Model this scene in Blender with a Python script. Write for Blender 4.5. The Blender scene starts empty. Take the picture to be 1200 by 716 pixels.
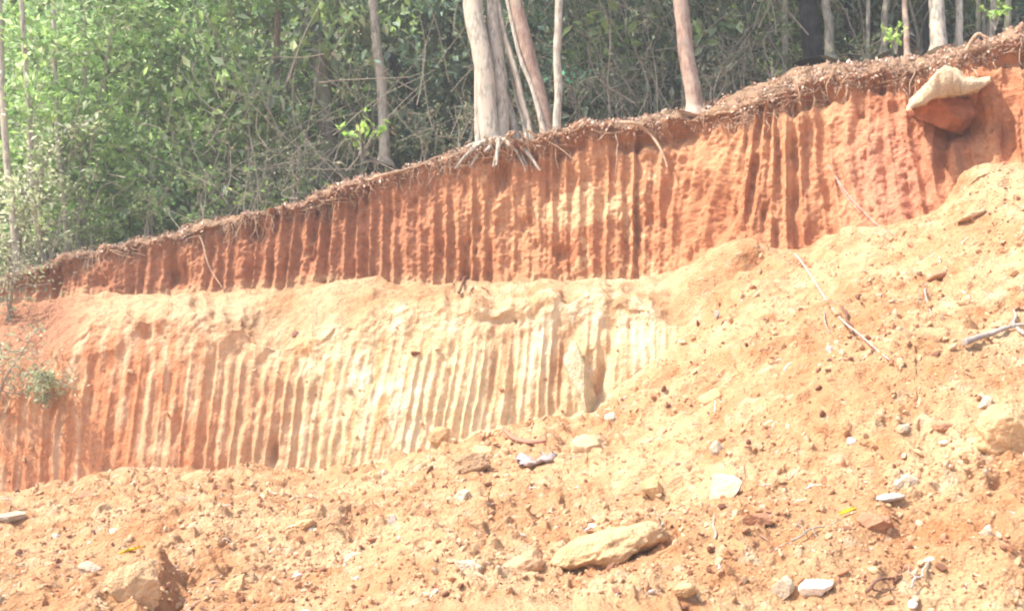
import bpy, math
import numpy as np
from mathutils import Vector

# ------------------------------------------------------------------ camera, world, sun, exposure
S = bpy.context.scene
COL = S.collection
PITCH = math.radians(5.0)
FPX = 1153.0                      # focal length in pixels of a 1200 px wide frame
CAMZ = 1.6
cam_data = bpy.data.cameras.new('camera')
cam = bpy.data.objects.new('camera', cam_data)
COL.objects.link(cam)
cam.location = (0, 0, CAMZ)
cam.rotation_euler = (math.radians(90) + PITCH, 0, 0)
cam_data.sensor_width = 36.0
cam_data.lens = 36.0 * FPX / 1200.0
cam_data.clip_end = 600
S.camera = cam

SUN = np.array([-0.54, -0.12, 0.80]); SUN /= np.linalg.norm(SUN)
W = bpy.data.worlds.new('World'); S.world = W; W.use_nodes = True
nt = W.node_tree; nt.nodes.clear()
sky = nt.nodes.new('ShaderNodeTexSky'); sky.sky_type = 'NISHITA'; sky.sun_disc = False
sky.sun_elevation = math.asin(SUN[2]); sky.sun_rotation = math.atan2(SUN[0], SUN[1])
sky.air_density = 1.0; sky.dust_density = 3.0; sky.ozone_density = 0.6
bg = nt.nodes.new('ShaderNodeBackground'); bg.inputs['Strength'].default_value = 0.13
wo = nt.nodes.new('ShaderNodeOutputWorld')
nt.links.new(sky.outputs[0], bg.inputs['Color']); nt.links.new(bg.outputs[0], wo.inputs['Surface'])
sl = bpy.data.lights.new('sun', 'SUN'); sl.energy = 3.3; sl.angle = math.radians(0.6); sl.color = (1.0, 0.94, 0.84)
so = bpy.data.objects.new('sun', sl); COL.objects.link(so)
so.rotation_euler = Vector(SUN.tolist()).to_track_quat('Z', 'Y').to_euler()
S.view_settings.view_transform = 'Standard'; S.view_settings.look = 'None'
S.view_settings.exposure = 1.58; S.view_settings.gamma = 1.0
S.view_settings.use_curve_mapping = False
S.cycles.filter_width = 2.1
S.cycles.max_bounces = 6; S.cycles.diffuse_bounces = 3; S.cycles.transmission_bounces = 4
S.cycles.use_denoising = True

# ------------------------------------------------------------------ helpers
rng = np.random.default_rng(7)
CP, SP = math.cos(PITCH), math.sin(PITCH)

def at(px, py, D):
    """world point at depth D (metres along +Y) seen at photo pixel px, py (1200 wide)"""
    px = np.asarray(px, float); py = np.asarray(py, float); D = np.asarray(D, float)
    x = (px - 600) / FPX; y = (358 - py) / FPX
    dx = x; dy = CP - y * SP; dz = SP + y * CP
    t = D / dy
    return np.stack(np.broadcast_arrays(dx * t, D, CAMZ + dz * t), -1)

def project(P):
    q = P - np.array([0, 0, CAMZ])
    f = q[..., 1] * CP + q[..., 2] * SP
    u = -q[..., 1] * SP + q[..., 2] * CP
    f = np.where(f < 0.1, np.nan, f)
    return 600 + FPX * q[..., 0] / f, 358 - FPX * u / f

def hash3(i, j, k, seed):
    h = (i * 374761393 + j * 668265263 + k * 2147483647 + seed * 974634777) & 0xFFFFFFFF
    h = ((h ^ (h >> 13)) * 1274126177) & 0xFFFFFFFF
    h = h ^ (h >> 16)
    return (h & 0xFFFF) / 32767.5 - 1.0

def noise(P, scale=1.0, seed=0, octaves=1, stretch=(1, 1, 1)):
    """value noise in [-1,1]; scale = feature size in metres"""
    out = 0; amp = 1.0; tot = 0
    Q = P / (scale * np.array(stretch))
    for o in range(octaves):
        q = Q * (2.03 ** o) + 13.7 * o
        i = np.floor(q).astype(np.int64); f = q - i
        f = f * f * f * (f * (f * 6 - 15) + 10)
        x, y, z = i[..., 0], i[..., 1], i[..., 2]
        fx, fy, fz = f[..., 0], f[..., 1], f[..., 2]
        s = seed * 17 + o
        c = lambda a, b, d: hash3(x + a, y + b, z + d, s)
        v = ((c(0,0,0)*(1-fx)+c(1,0,0)*fx)*(1-fy)+(c(0,1,0)*(1-fx)+c(1,1,0)*fx)*fy)*(1-fz) + \
            ((c(0,0,1)*(1-fx)+c(1,0,1)*fx)*(1-fy)+(c(0,1,1)*(1-fx)+c(1,1,1)*fx)*fy)*fz
        out = out + v * amp; tot += amp; amp *= 0.5
    return out / tot * 1.3

def sstep(a, b, x):
    t = np.clip((x - a) / (b - a), 0, 1); return t * t * (3 - 2 * t)

def nrm(v):
    return v / np.maximum(np.linalg.norm(v, axis=-1, keepdims=True), 1e-9)

def make_mesh(name, V, F, colors=None, smooth=True):
    """V (n,3); F list of int arrays (m,k)"""
    me = bpy.data.meshes.new(name)
    V = np.ascontiguousarray(V, dtype=np.float32)
    me.vertices.add(len(V)); me.vertices.foreach_set('co', V.ravel())
    F = [np.asarray(f, dtype=np.int32) for f in F if len(f)]
    loops = np.concatenate([f.ravel() for f in F])
    sizes = np.concatenate([np.full(len(f), f.shape[1], np.int32) for f in F])
    starts = np.concatenate([[0], np.cumsum(sizes)[:-1]]).astype(np.int32)
    me.loops.add(len(loops)); me.loops.foreach_set('vertex_index', loops)
    me.polygons.add(len(sizes)); me.polygons.foreach_set('loop_start', starts)
    me.polygons.foreach_set('loop_total', sizes)
    me.polygons.foreach_set('use_smooth', np.full(len(sizes), smooth))
    if colors is not None:
        at_ = me.color_attributes.new('Col', 'FLOAT_COLOR', 'POINT')
        c = np.ones((len(V), 4), np.float32); c[:, :3] = colors
        at_.data.foreach_set('color', c.ravel())
    me.update(calc_edges=True); me.validate()
    return me

def link(name, me, mat, parent=None):
    o = bpy.data.objects.new(name, me); COL.objects.link(o)
    if mat and not me.materials: me.materials.append(mat)
    if parent: o.parent = parent
    return o

def tag(o, label=None, cat=None, group=None, kind=None):
    if label: o['label'] = label
    if cat: o['category'] = cat
    if group: o['group'] = group
    if kind: o['kind'] = kind
    return o

def empty(name, loc, label, cat, group=None):
    o = bpy.data.objects.new(name, None); COL.objects.link(o)
    o.location = [float(a) for a in loc]; o.empty_display_size = 0.2
    return tag(o, label, cat, group)

class MB:
    def __init__(s): s.v = []; s.f = {3: [], 4: []}; s.c = []; s.n = 0
    def add(s, V, F, col=(1, 1, 1)):
        V = np.asarray(V, float); F = np.asarray(F)
        s.v.append(V); s.f[F.shape[1]].append(F + s.n); s.n += len(V)
        c = np.asarray(col, float)
        s.c.append(np.broadcast_to(c, (len(V), 3)) if c.ndim < 2 or len(c) == len(V) else c)
    def build(s, name, mat, parent=None, smooth=True, origin=None):
        V = np.concatenate(s.v)
        if origin is not None: V = V - np.asarray(origin)
        F = [np.concatenate(s.f[k]) for k in (3, 4) if s.f[k]]
        return link(name, make_mesh(name, V, F, np.concatenate(s.c), smooth), mat, parent)

def tube(mb, path, radii, seg=8, col=(1, 1, 1), bark=0.0, seed=0, cap=True):
    path = np.asarray(path, float); n = len(path)
    radii = np.broadcast_to(np.asarray(radii, float), (n,))
    T = nrm(np.gradient(path, axis=0))
    up = np.array([0.0, 1, 0.03]) if abs(T[0][1]) < 0.8 else np.array([1.0, 0, 0])
    A = nrm(np.cross(T, up)); B = nrm(np.cross(T, A))
    a = np.linspace(0, 2 * np.pi, seg, endpoint=False)
    R = radii[:, None] * np.ones(seg)
    if bark:
        ph = rng.uniform(0, 6, 3)
        zz = np.linspace(0, 1, n)[:, None] * n * 0.35
        R = R * (1 + bark * (0.6 * np.sin(a * 3 + ph[0] + zz * .4) + 0.4 * np.sin(5 * a + ph[1] - zz * .7) + rng.normal(0, .35, (n, seg))))
    V = path[:, None] + R[..., None] * (np.cos(a)[None, :, None] * A[:, None] + np.sin(a)[None, :, None] * B[:, None])
    idx = np.arange(n * seg).reshape(n, seg)
    q = np.stack([idx[:-1], np.roll(idx[:-1], -1, 1), np.roll(idx[1:], -1, 1), idx[1:]], -1).reshape(-1, 4)
    V = V.reshape(-1, 3)
    mb.add(V, q[:, ::-1], col)
    if cap:
        for e, fl in ((0, 1), (n - 1, 0)):
            ring = V[idx[e]]; c = path[e] + T[e] * radii[e] * (0.35 if e else -0.35)
            vv = np.vstack([ring, c]); k = np.arange(seg)
            f = np.stack([k, (k + 1) % seg, np.full(seg, seg)], -1)
            mb.add(vv, f[:, ::-1] if not fl else f, col)

def smooth_path(pts, n, wob=0.0, seed=None):
    pts = np.asarray(pts, float)
    t = np.linspace(0, len(pts) - 1, n)
    P = np.stack([np.interp(t, np.arange(len(pts)), pts[:, k]) for k in range(3)], -1)
    for _ in range(max(1, n // (2 * len(pts)))):
        P[1:-1] = (P[:-2] + 2 * P[1:-1] + P[2:]) / 4
    if wob:
        r = rng.normal(0, 1, (n, 3))
        for _ in range(3): r[1:-1] = (r[:-2] + r[1:-1] + r[2:]) / 3
        r *= np.sin(np.linspace(0, np.pi, n))[:, None] ** .5
        P = P + r * wob * 2
    return P

def leaves(mb, P, axis, L, Wd, col, jitter=0.25, upbias=0.5):
    """n kite leaves: P base (n,3), axis direction (n,3)"""
    n = len(P)
    ax = nrm(axis + rng.normal(0, jitter, (n, 3)))
    nn = nrm(rng.normal(0, 1, (n, 3)) + np.array([-.2, -.35, upbias * 2]))
    side = nrm(np.cross(ax, nn)); nn = nrm(np.cross(side, ax))
    L = np.broadcast_to(L, n)[:, None] * rng.uniform(.6, 1.25, (n, 1)); Wd = L * Wd
    b = P; tip = P + ax * L - nn * L * .12
    m = P + ax * L * .45 + nn * L * .05
    l = m + side * Wd * .5; r = m - side * Wd * .5
    V = np.stack([b, l, tip, r], 1).reshape(-1, 3)
    F = np.arange(4 * n).reshape(n, 4)
    c = np.repeat(col, 4, axis=0) if np.ndim(col) == 2 else col
    mb.add(V, F, c)

LB = 1.6
def pick(cols, n, jit=0.2):
    cols = np.asarray(cols, float)
    c = cols[rng.integers(0, len(cols), n)]
    return np.clip(c * LB * (1 + rng.normal(0, jit, (n, 1))) + rng.normal(0, .008, (n, 3)), 0.004, 0.95)

# ------------------------------------------------------------------ materials
def mat_base(name):
    m = bpy.data.materials.new(name); m.use_nodes = True
    nt = m.node_tree; b = nt.nodes['Principled BSDF']
    b.inputs['Roughness'].default_value = 0.95
    b.inputs['Specular IOR Level'].default_value = 0.15
    return m, nt, b

def N(nt, typ, **kw):
    n = nt.nodes.new(typ)
    for k, v in kw.items():
        if k in n.inputs: n.inputs[k].default_value = v
        else: setattr(n, k, v)
    return n

def soil_mat(name, bump=0.6, scales=(9, 45, 160), var=(0.78, 1.18), dist=0.03):
    m, nt, b = mat_base(name); L = nt.links
    tc = N(nt, 'ShaderNodeNewGeometry')
    at_ = N(nt, 'ShaderNodeAttribute', attribute_name='Col')
    n1 = N(nt, 'ShaderNodeTexNoise', Scale=scales[0], Detail=8.0, Roughness=0.65)
    n2 = N(nt, 'ShaderNodeTexNoise', Scale=scales[1], Detail=6.0, Roughness=0.7)
    v = N(nt, 'ShaderNodeTexVoronoi', Scale=scales[2] * .35)
    for n in (n1, n2, v): L.new(tc.outputs['Position'], n.inputs['Vector'])
    mr = N(nt, 'ShaderNodeMapRange'); mr.inputs['From Min'].default_value = .3; mr.inputs['From Max'].default_value = .7
    mr.inputs['To Min'].default_value = var[0]; mr.inputs['To Max'].default_value = var[1]
    L.new(n1.outputs['Fac'], mr.inputs['Value'])
    mr2 = N(nt, 'ShaderNodeMapRange'); mr2.inputs['From Min'].default_value = .3; mr2.inputs['From Max'].default_value = .7
    mr2.inputs['To Min'].default_value = (1 + var[0]) / 2; mr2.inputs['To Max'].default_value = (1 + var[1]) / 2
    L.new(n2.outputs['Fac'], mr2.inputs['Value'])
    mu = N(nt, 'ShaderNodeMath', operation='MULTIPLY'); L.new(mr.outputs[0], mu.inputs[0]); L.new(mr2.outputs[0], mu.inputs[1])
    vm = N(nt, 'ShaderNodeVectorMath', operation='SCALE')
    L.new(at_.outputs['Color'], vm.inputs[0]); L.new(mu.outputs[0], vm.inputs['Scale'])
    L.new(vm.outputs[0], b.inputs['Base Color'])
    ad = N(nt, 'ShaderNodeMath', operation='MULTIPLY_ADD'); ad.inputs[1].default_value = .6
    L.new(n2.outputs['Fac'], ad.inputs[0]); L.new(n1.outputs['Fac'], ad.inputs[2])
    ad2 = N(nt, 'ShaderNodeMath', operation='MULTIPLY_ADD'); ad2.inputs[1].default_value = .35
    L.new(v.outputs['Distance'], ad2.inputs[0]); L.new(ad.outputs[0], ad2.inputs[2])
    bp = N(nt, 'ShaderNodeBump', Strength=bump, Distance=dist)
    L.new(ad2.outputs[0], bp.inputs['Height']); L.new(bp.outputs[0], b.inputs['Normal'])
    return m

def leaf_mat(name, trans=0.45):
    m, nt, b = mat_base(name); L = nt.links
    b.inputs['Roughness'].default_value = 0.5; b.inputs['Specular IOR Level'].default_value = .35
    at_ = N(nt, 'ShaderNodeAttribute', attribute_name='Col')
    geo = N(nt, 'ShaderNodeNewGeometry')
    n1 = N(nt, 'ShaderNodeTexNoise', Scale=1.3, Detail=3.0)
    L.new(geo.outputs['Position'], n1.inputs['Vector'])
    mr = N(nt, 'ShaderNodeMapRange'); mr.inputs['From Min'].default_value = .3; mr.inputs['From Max'].default_value = .7
    mr.inputs['To Min'].default_value = .75; mr.inputs['To Max'].default_value = 1.3
    L.new(n1.outputs['Fac'], mr.inputs['Value'])
    vm = N(nt, 'ShaderNodeVectorMath', operation='SCALE')
    L.new(at_.outputs['Color'], vm.inputs[0]); L.new(mr.outputs[0], vm.inputs['Scale'])
    L.new(vm.outputs[0], b.inputs['Base Color'])
    tr = N(nt, 'ShaderNodeBsdfTranslucent'); L.new(vm.outputs[0], tr.inputs['Color'])
    mx = N(nt, 'ShaderNodeMixShader'); mx.inputs[0].default_value = trans
    out = nt.nodes['Material Output']
    L.new(b.outputs[0], mx.inputs[1]); L.new(tr.outputs[0], mx.inputs[2]); L.new(mx.outputs[0], out.inputs['Surface'])
    return m

def bark_mat(name, c1, c2, c3=None, sc=6.0):
    m, nt, b = mat_base(name); L = nt.links
    tc = N(nt, 'ShaderNodeNewGeometry')
    mp = N(nt, 'ShaderNodeMapping'); mp.inputs['Scale'].default_value = (1, 1, .22)
    L.new(tc.outputs['Position'], mp.inputs['Vector'])
    n1 = N(nt, 'ShaderNodeTexNoise', Scale=sc * 4, Detail=7.0, Roughness=.7)
    n2 = N(nt, 'ShaderNodeTexNoise', Scale=sc * .6, Detail=3.0)
    L.new(mp.outputs[0], n1.inputs['Vector']); L.new(tc.outputs['Position'], n2.inputs['Vector'])
    r = N(nt, 'ShaderNodeValToRGB'); r.color_ramp.elements[0].position = .36; r.color_ramp.elements[1].position = .64
    r.color_ramp.elements[0].color = (*c1, 1); r.color_ramp.elements[1].color = (*c2, 1)
    L.new(n1.outputs['Fac'], r.inputs[0])
    mx = N(nt, 'ShaderNodeMix', data_type='RGBA'); mx.inputs[7].default_value = (*(c3 or c2), 1)
    r2 = N(nt, 'ShaderNodeValToRGB'); r2.color_ramp.elements[0].position = .48; r2.color_ramp.elements[1].position = .62
    L.new(n2.outputs['Fac'], r2.inputs[0]); L.new(r2.outputs[0], mx.inputs[0]); L.new(r.outputs[0], mx.inputs[6])
    L.new(mx.outputs[2], b.inputs['Base Color'])
    bp = N(nt, 'ShaderNodeBump', Strength=.7, Distance=.02)
    L.new(n1.outputs['Fac'], bp.inputs['Height']); L.new(bp.outputs[0], b.inputs['Normal'])
    return m

M = {}
M['spoil'] = soil_mat('loose_soil', 1.0, (7, 38, 110), (.80, 1.16), .05)
M['cut'] = soil_mat('cut_soil', .7, (8, 42, 110), (.80, 1.16), .035)
M['floor'] = soil_mat('forest_soil', .8, (5, 30, 90), (.6, 1.3), .05)
M['rock'] = soil_mat('stone', .6, (14, 70, 240), (.82, 1.12), .012)
M['leaf'] = leaf_mat('leaf')
M['dryleaf'] = leaf_mat('dry_leaf', .15)
M['bark_pale'] = bark_mat('pale_bark', (.20, .17, .13), (.62, .56, .47), (.50, .43, .35))
M['bark_red'] = bark_mat('reddish_bark', (.22, .14, .11), (.48, .34, .27), (.44, .35, .28))
M['bark_grey'] = bark_mat('grey_bark', (.10, .09, .075), (.30, .27, .22), (.22, .22, .15))
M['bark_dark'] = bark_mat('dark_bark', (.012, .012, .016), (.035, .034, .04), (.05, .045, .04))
M['twig'] = bark_mat('twig_bark', (.20, .17, .14), (.46, .41, .34), (.34, .30, .24), 14)
M['dead'] = bark_mat('bleached_wood', (.26, .21, .18), (.56, .50, .46), (.42, .34, .29), 16)
M['root'] = bark_mat('root_bark', (.30, .19, .12), (.66, .50, .36), (.48, .30, .20), 16)
M['brownwood'] = bark_mat('brown_wood', (.10, .05, .035), (.30, .14, .09), (.22, .12, .09), 16)

# ------------------------------------------------------------------ terrain
def lin(pts, x):
    a = np.asarray(pts, float); return np.interp(x, a[:, 0], a[:, 1])

def soft(y, k=3):
    for _ in range(k):
        y = np.concatenate([y[:1], (y[:-2] + 2 * y[1:-1] + y[2:]) / 4, y[-1:]])
    return y

inner = np.arange(-70, 1271, 1.15)
g = 1.15 * 1.09 ** np.arange(1, 62); g = np.cumsum(g)
px = np.concatenate([(-70 - g)[::-1], inner, inner[-1] + g])
NC = len(px)
wig = soft(rng.normal(0, 1, NC), 30) * 14; wig2 = soft(rng.normal(0, 1, NC), 12) * 6; wig3 = soft(rng.normal(0, 1, NC), 20) * 8
U = lin([(-3000, 420), (-600, 380), (0, 330), (60, 312), (130, 290), (250, 262), (400, 222), (480, 194), (560, 172), (620, 162), (680, 143), (760, 133),
         (830, 118), (900, 92), (960, 70), (1020, 64), (1080, 58), (1130, 42), (1200, 24), (1500, -30), (3000, -60)], px)
B = lin([(-3000, 440), (-600, 405), (0, 356), (80, 347), (150, 349), (240, 345), (330, 336), (400, 329), (470, 331), (600, 334), (700, 330), (770, 326),
         (800, 313), (835, 296), (870, 290), (905, 295), (950, 290), (1000, 273), (1040, 268), (1080, 252), (1130, 226), (1160, 210), (1200, 203), (1500, 130), (3000, 100)], px)
Lc = lin([(-3000, 520), (-600, 500), (0, 470), (50, 445), (90, 390), (200, 370), (260, 374), (320, 410), (370, 396), (450, 372), (500, 362),
          (560, 364), (640, 350), (700, 350), (760, 364), (800, 384), (840, 352), (870, 318), (900, 308), (950, 299), (1000, 282), (1080, 260), (1130, 234),
          (1200, 212), (1500, 140), (3000, 110)], px)
F = lin([(-3000, 620), (-600, 610), (0, 588), (60, 572), (150, 558), (230, 550), (300, 548), (350, 556), (420, 551), (470, 536), (520, 522), (560, 505),
         (620, 494), (690, 480), (720, 455), (760, 428), (800, 396), (840, 360), (870, 325), (900, 314), (950, 305), (1000, 288), (1080, 266), (1130, 240),
         (1200, 218), (1500, 146), (3000, 116)], px)
BAND = lin([(0, 2), (560, 4), (680, 6), (760, 12), (830, 17), (900, 22), (1100, 24), (1200, 22), (3000, 20)], px)
U = U + BAND + wig2 * .5; B = B + wig2 * .25; F = F + wig * .3 * sstep(900, 700, px)
Lc = Lc + (wig * .8 + wig3 * .5) * sstep(880, 740, px)
F = np.maximum(F, Lc + 3); Lc = np.maximum(Lc, B + 3)
DF = lin([(-3000, 16), (-600, 13.6), (0, 13.0), (500, 12.8), (700, 12.7), (800, 12.7), (850, 12.9), (900, 13.0), (1000, 12.6), (1200, 11.5), (1500, 11.4), (3000, 14)], px)
DL = DF + np.clip((F - Lc) * .0022, .04, .45)
DB = lin([(-3000, 18), (-600, 15.8), (0, 15.2), (400, 14.8), (760, 14.4), (800, 14.2), (870, 13.35), (950, 13.1), (1000, 12.75), (1200, 11.65), (1500, 11.5), (3000, 14.2)], px)
DU = DB + lin([(0, .15), (300, .32), (1200, .5)], px)
D0 = lin([(-3000, 7.0), (0, 6.6), (600, 6.2), (1200, 5.6), (3000, 5.4)], px)
DB, DF, DL, DU = [soft(a, 8) for a in (DB, DF, DL, DU)]

rows = []; seg = []
def seg_add(P, s): rows.append(P); seg.extend([s] * len(P))
P0 = at(px, np.full(NC, 722.0), D0)
t = np.linspace(0, 1, 46)[:-1] ** .8
far = P0.copy(); far[:, 1] = -16; far[:, 2] = -.5 + .3 * np.clip(P0[:, 0], 0, 8) / 8; far[:, 0] *= 1.6
seg_add(far[None] * (1 - t)[:, None, None] + P0[None] * t[:, None, None], 0)
t = np.linspace(0, 1, 431)[:-1][:, None]
tb = t ** .86
sy = 722 + (F - 722) * tb
invD = 1 / D0 + (1 / DF - 1 / D0) * tb
seg_add(at(np.broadcast_to(px, sy.shape), sy, 1 / invD), 1)
t = np.linspace(0, 1, 201)[:-1][:, None]
seg_add(at(np.broadcast_to(px, (200, NC)), F + (Lc - F) * t, DF + (DL - DF) * t ** 1.3), 2)
t = np.linspace(0, 1, 81)[:-1][:, None]
PL = at(px, Lc, DL); PB = at(px, B, DB)
led = PL[None] * (1 - t[..., None]) + PB[None] * t[..., None]
hL = (PB[:, 2] - PL[:, 2])
led[..., 2] += (np.sin(t * np.pi) * .16 * np.clip(hL, 0, 1)[None])
seg_add(led, 3)
t = np.linspace(0, 1, 201)[:-1][:, None]
seg_add(at(np.broadcast_to(px, (200, NC)), B + (U - B) * t, DB + (DU - DB) * t ** .8), 4)
PU = at(px, U, DU)
dist = np.concatenate([np.linspace(0, 1.2, 40), 1.2 + np.cumsum(.06 * 1.075 ** np.arange(72))])
ddir = np.stack([PU[:, 0] / 60, np.ones(NC)], -1)
ff = np.empty((len(dist), NC, 3))
ff[..., 0] = PU[None, :, 0] + ddir[None, :, 0] * dist[:, None]
ff[..., 1] = PU[None, :, 1] + dist[:, None]
rise = dist * .16 + np.maximum(dist - 3.5, 0) * .33
EXTRA = BAND / FPX * PU[:, 1] * .85
ff[..., 2] = PU[None, :, 2] + rise[:, None] + EXTRA[None] * sstep(0, .9, dist)[:, None]
seg_add(ff, 5)
G = np.concatenate(rows); seg = np.array(seg); NR = len(G)
for _ in range(4):
    G[1:-1] = (G[:-2] + 2 * G[1:-1] + G[2:]) / 4
Wt = np.stack([(seg == s).astype(float) for s in range(6)])
for _ in range(14):
    Wt[:, 1:-1] = (Wt[:, :-2] + 2 * Wt[:, 1:-1] + Wt[:, 2:]) / 4
w_sp = (Wt[0] + Wt[1])[:, None]; w_lo = Wt[2][:, None]; w_le = Wt[3][:, None]; w_up = Wt[4][:, None]; w_ff = Wt[5][:, None]
SX, SY = project(G)
SX = np.nan_to_num(SX, nan=-9999); SY = np.nan_to_num(SY, nan=9999)

def normals(G):
    du = np.gradient(G, axis=1); dv = np.gradient(G, axis=0)
    return nrm(np.cross(du, dv))
NN = normals(G)
if NN[200, NC // 2, 2] < 0: NN = -NN
vsc = np.clip((F - Lc) / 60, 0.05, 1)[None]

def groove(s, sp, seed, along):
    """scalloped tooth marks: s lateral coordinate, sp spacing; 0 at ridge, -1 in the trough"""
    w = s / sp
    ph = w - np.floor(w); cell = np.floor(w).astype(np.int64)
    z0 = np.zeros_like(cell)
    d = .72 + .28 * hash3(cell, z0, z0, seed)
    off = .18 * hash3(cell, z0 + 1, z0, seed)
    sh = (1 - np.abs(2 * np.clip(ph + off * np.sin(ph * np.pi), 0, 1) - 1) ** 1.7)
    return -sh * d

x, z = G[..., 0], G[..., 2]
lean = lin([(0, 0), (180, .04), (330, .07), (460, .16), (560, .14), (640, .06), (800, .02)], SX)
lat = x - lean * (z - 1.0) + .035 * noise(G, 1.5, 3) + .014 * noise(G, .4, 4, 2)
tlo = np.zeros(NR); tlo[seg == 2] = np.linspace(0, 1, (seg == 2).sum()); tlo[seg > 2] = 1; fade = sstep(1.0, .62, tlo)[:, None]
xs_ = np.linspace(-60, 60, 6001); ph_ = np.cumsum(1 / np.interp(xs_, [-7, -4, -2, 0, 2], [.18, .168, .13, .12, .13])) * .02
latp = np.interp(lat, xs_, ph_)
d_lo = (groove(latp, 1.0, 5, z) * .052 + groove(lat + .03, .068, 6, z) * .012) * fade * (1 - .35 * sstep(330, 480, SX)) * (.45 + .8 * sstep(-.5, .6, noise(G, .9, 8, 2, (1, 1, 1.6)))) \
     + .022 * noise(G, .13, 9, 3, (1, 1, 1.5)) - .03 * sstep(.4, .9, noise(G, .2, 11, 2, (1, 1, 2.5))) + .05 * noise(G, .9, 10, 2)
leanu = lin([(0, 0), (700, .02), (790, .12), (850, .34), (910, .08), (960, 0), (1200, .03)], SX)
spu_w = .03 * noise(np.stack([x, x * 0, x * 0], -1), .5, 51, 2)
latu = x + spu_w - leanu * (z - 4.2) + .04 * noise(G, 1.2, 13) + .016 * noise(G, .35, 14, 2)
spu = .20
mod = sstep(-.7, .5, noise(G, .8, 18, 2, (1, 1, 2)))
d_up = groove(latu, spu, 15, z) * .135 * (.22 + 1.1 * mod) * (.55 + .6 * sstep(-.5, .3, noise(G, .28, 17, 2, (.8, 1, 2.2)))) + groove(latu * 1.0 + .1, .083, 16, z) * .02 \
     + .042 * noise(G, .14, 19, 3, (1, 1, 1.8)) + .08 * noise(G, .8, 20, 2) - .06 * sstep(.45, .9, noise(G, .17, 21, 3, (1, 1, 2.0))) + .018 * noise(G, .055, 37, 2)
# direction of slide on the loose heap runs down to the left
rot = np.stack([G[..., 0] * .8 + G[..., 2] * .6, G[..., 1], -G[..., 0] * .6 + G[..., 2] * .8], -1)
clod = np.abs(noise(rot, .19, 24, 2, (1.5, 1.5, .8)))
patch = .35 + .9 * sstep(-.4, .5, noise(G, 1.3, 38, 2))
d_sp = .13 * noise(G, 1.6, 22, 2) + .10 * noise(rot, .5, 23, 3, (2.4, 1.8, .7)) + .035 * np.abs(noise(rot, .3, 39, 2, (3, 2, .6))) + .06 * (.45 - clod) * (.4 + .6 * sstep(-.4, .6, noise(G, 1.1, 31, 2))) \
     + .016 * noise(rot, .07, 25, 3) + patch * (.034 * noise(rot, .14, 35, 2) + .045 * sstep(.35, .75, noise(rot, .13, 26, 2)) - .06 * sstep(.3, .8, noise(rot, .10, 36, 2, (1.8, 1.6, .7)))) 
d_le = .09 * noise(G, .7, 27, 2) + .035 * noise(G, .2, 28, 3) + .016 * noise(G, .07, 29, 3)
d_ff = .12 * noise(G, .9, 30, 3)
disp = d_sp * w_sp + d_lo * w_lo * vsc + d_lo * w_lo * 0 + d_le * (w_le + w_lo * np.maximum(1 - vsc, .8 * (1 - fade))) + d_up * w_up + d_ff * w_ff
# hollows and slots: px, py, rx, ry, slant, depth
def blob(cx, cy, rx, ry, sl=0.0):
    dx = SX - cx + (SY - cy) * sl; dy = SY - cy
    return np.exp(-(dx / rx) ** 2 - (dy / ry) ** 2)
mm = (w_up > .3) | (w_lo > .3) | (w_ff > .3)
for cx, cy, rx, ry, slt, dp in [(1118, 138, 32, 22, .3, .42), (1102, 178, 7, 34, .05, .22), (588, 205, 9, 18, 0, .25), (205, 322, 16, 14, 0, .22),
                                (300, 268, 8, 9, 0, .15), (955, 150, 12, 26, -.1, .14), (830, 280, 9, 20, .4, .14), (850, 235, 8, 40, .25, .15), (1180, 150, 8, 50, 0, .12),
                                (964, 230, 9, 55, .0, .16), (790, 205, 9, 30, .2, .12), (1075, 190, 8, 40, 0, .08), (660, 295, 9, 8, 0, .16), (120, 330, 9, 9, 0, .14)]:
    disp -= blob(cx, cy, rx, ry, slt) * dp * np.clip(w_up + w_ff, 0, 1)
for cx, cy, rx, ry, slt, dp in [(578, 440, 7, 38, .12, .07), (600, 438, 8, 40, -.05, .08), (660, 420, 14, 45, .22, .10), (704, 445, 8, 30, .16, .16), (320, 530, 6, 18, 0, .12),
                                (172, 385, 7, 14, .1, .12), (585, 375, 30, 8, .2, .08)]:
    disp -= blob(cx, cy, rx, ry, slt) * dp * np.clip(w_lo + w_le, 0, 1)
# the soil is undercut below the root mat
und = np.exp(-((SY - U[None] - 20 - 4 * noise(G, .5, 91, 2)) / 9.0) ** 2) * w_up * sstep(-.2, .5, noise(G, .45, 92, 2)) * sstep(480, 620, SX)
disp -= .20 * und
# lumps and hollows on the loose heap
for cx, cy, rx, ry, slt, dp in [(862, 306, 46, 15, .45, .24), (815, 338, 30, 18, .6, .18), (905, 312, 16, 10, 0, .12), (985, 292, 26, 10, .4, .16), (1010, 284, 40, 12, .5, .14), (1165, 222, 42, 20, .6, .34), (1090, 275, 30, 12, .7, .14), (480, 620, 120, 10, .7, .07), (760, 545, 120, 9, .7, .08), (1050, 430, 120, 10, .7, .08), (880, 420, 90, 9, .8, .07), (340, 590, 110, 8, .5, .06), (880, 350, 60, 16, .9, .12), (1140, 262, 60, 14, .7, .10), (1000, 335, 70, 12, .7, .08), (560, 585, 90, 14, .8, .10), (830, 480, 60, 14, .9, .1),
                                (200, 700, 14, 34, .7, -.16), (175, 688, 20, 30, .7, .12), (300, 640, 80, 10, .6, .06), (520, 640, 60, 8, .7, .05), (1100, 322, 24, 5, .35, -.14),
                                (680, 590, 70, 8, .6, .05), (900, 520, 80, 9, .7, .06), (1120, 560, 70, 9, .6, .05), (950, 640, 60, 8, .6, -.05)]:
    disp += blob(cx, cy, rx, ry, slt) * dp * np.clip(w_sp + (w_lo + w_le) * sstep(760, 840, SX), 0, 1)
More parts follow.
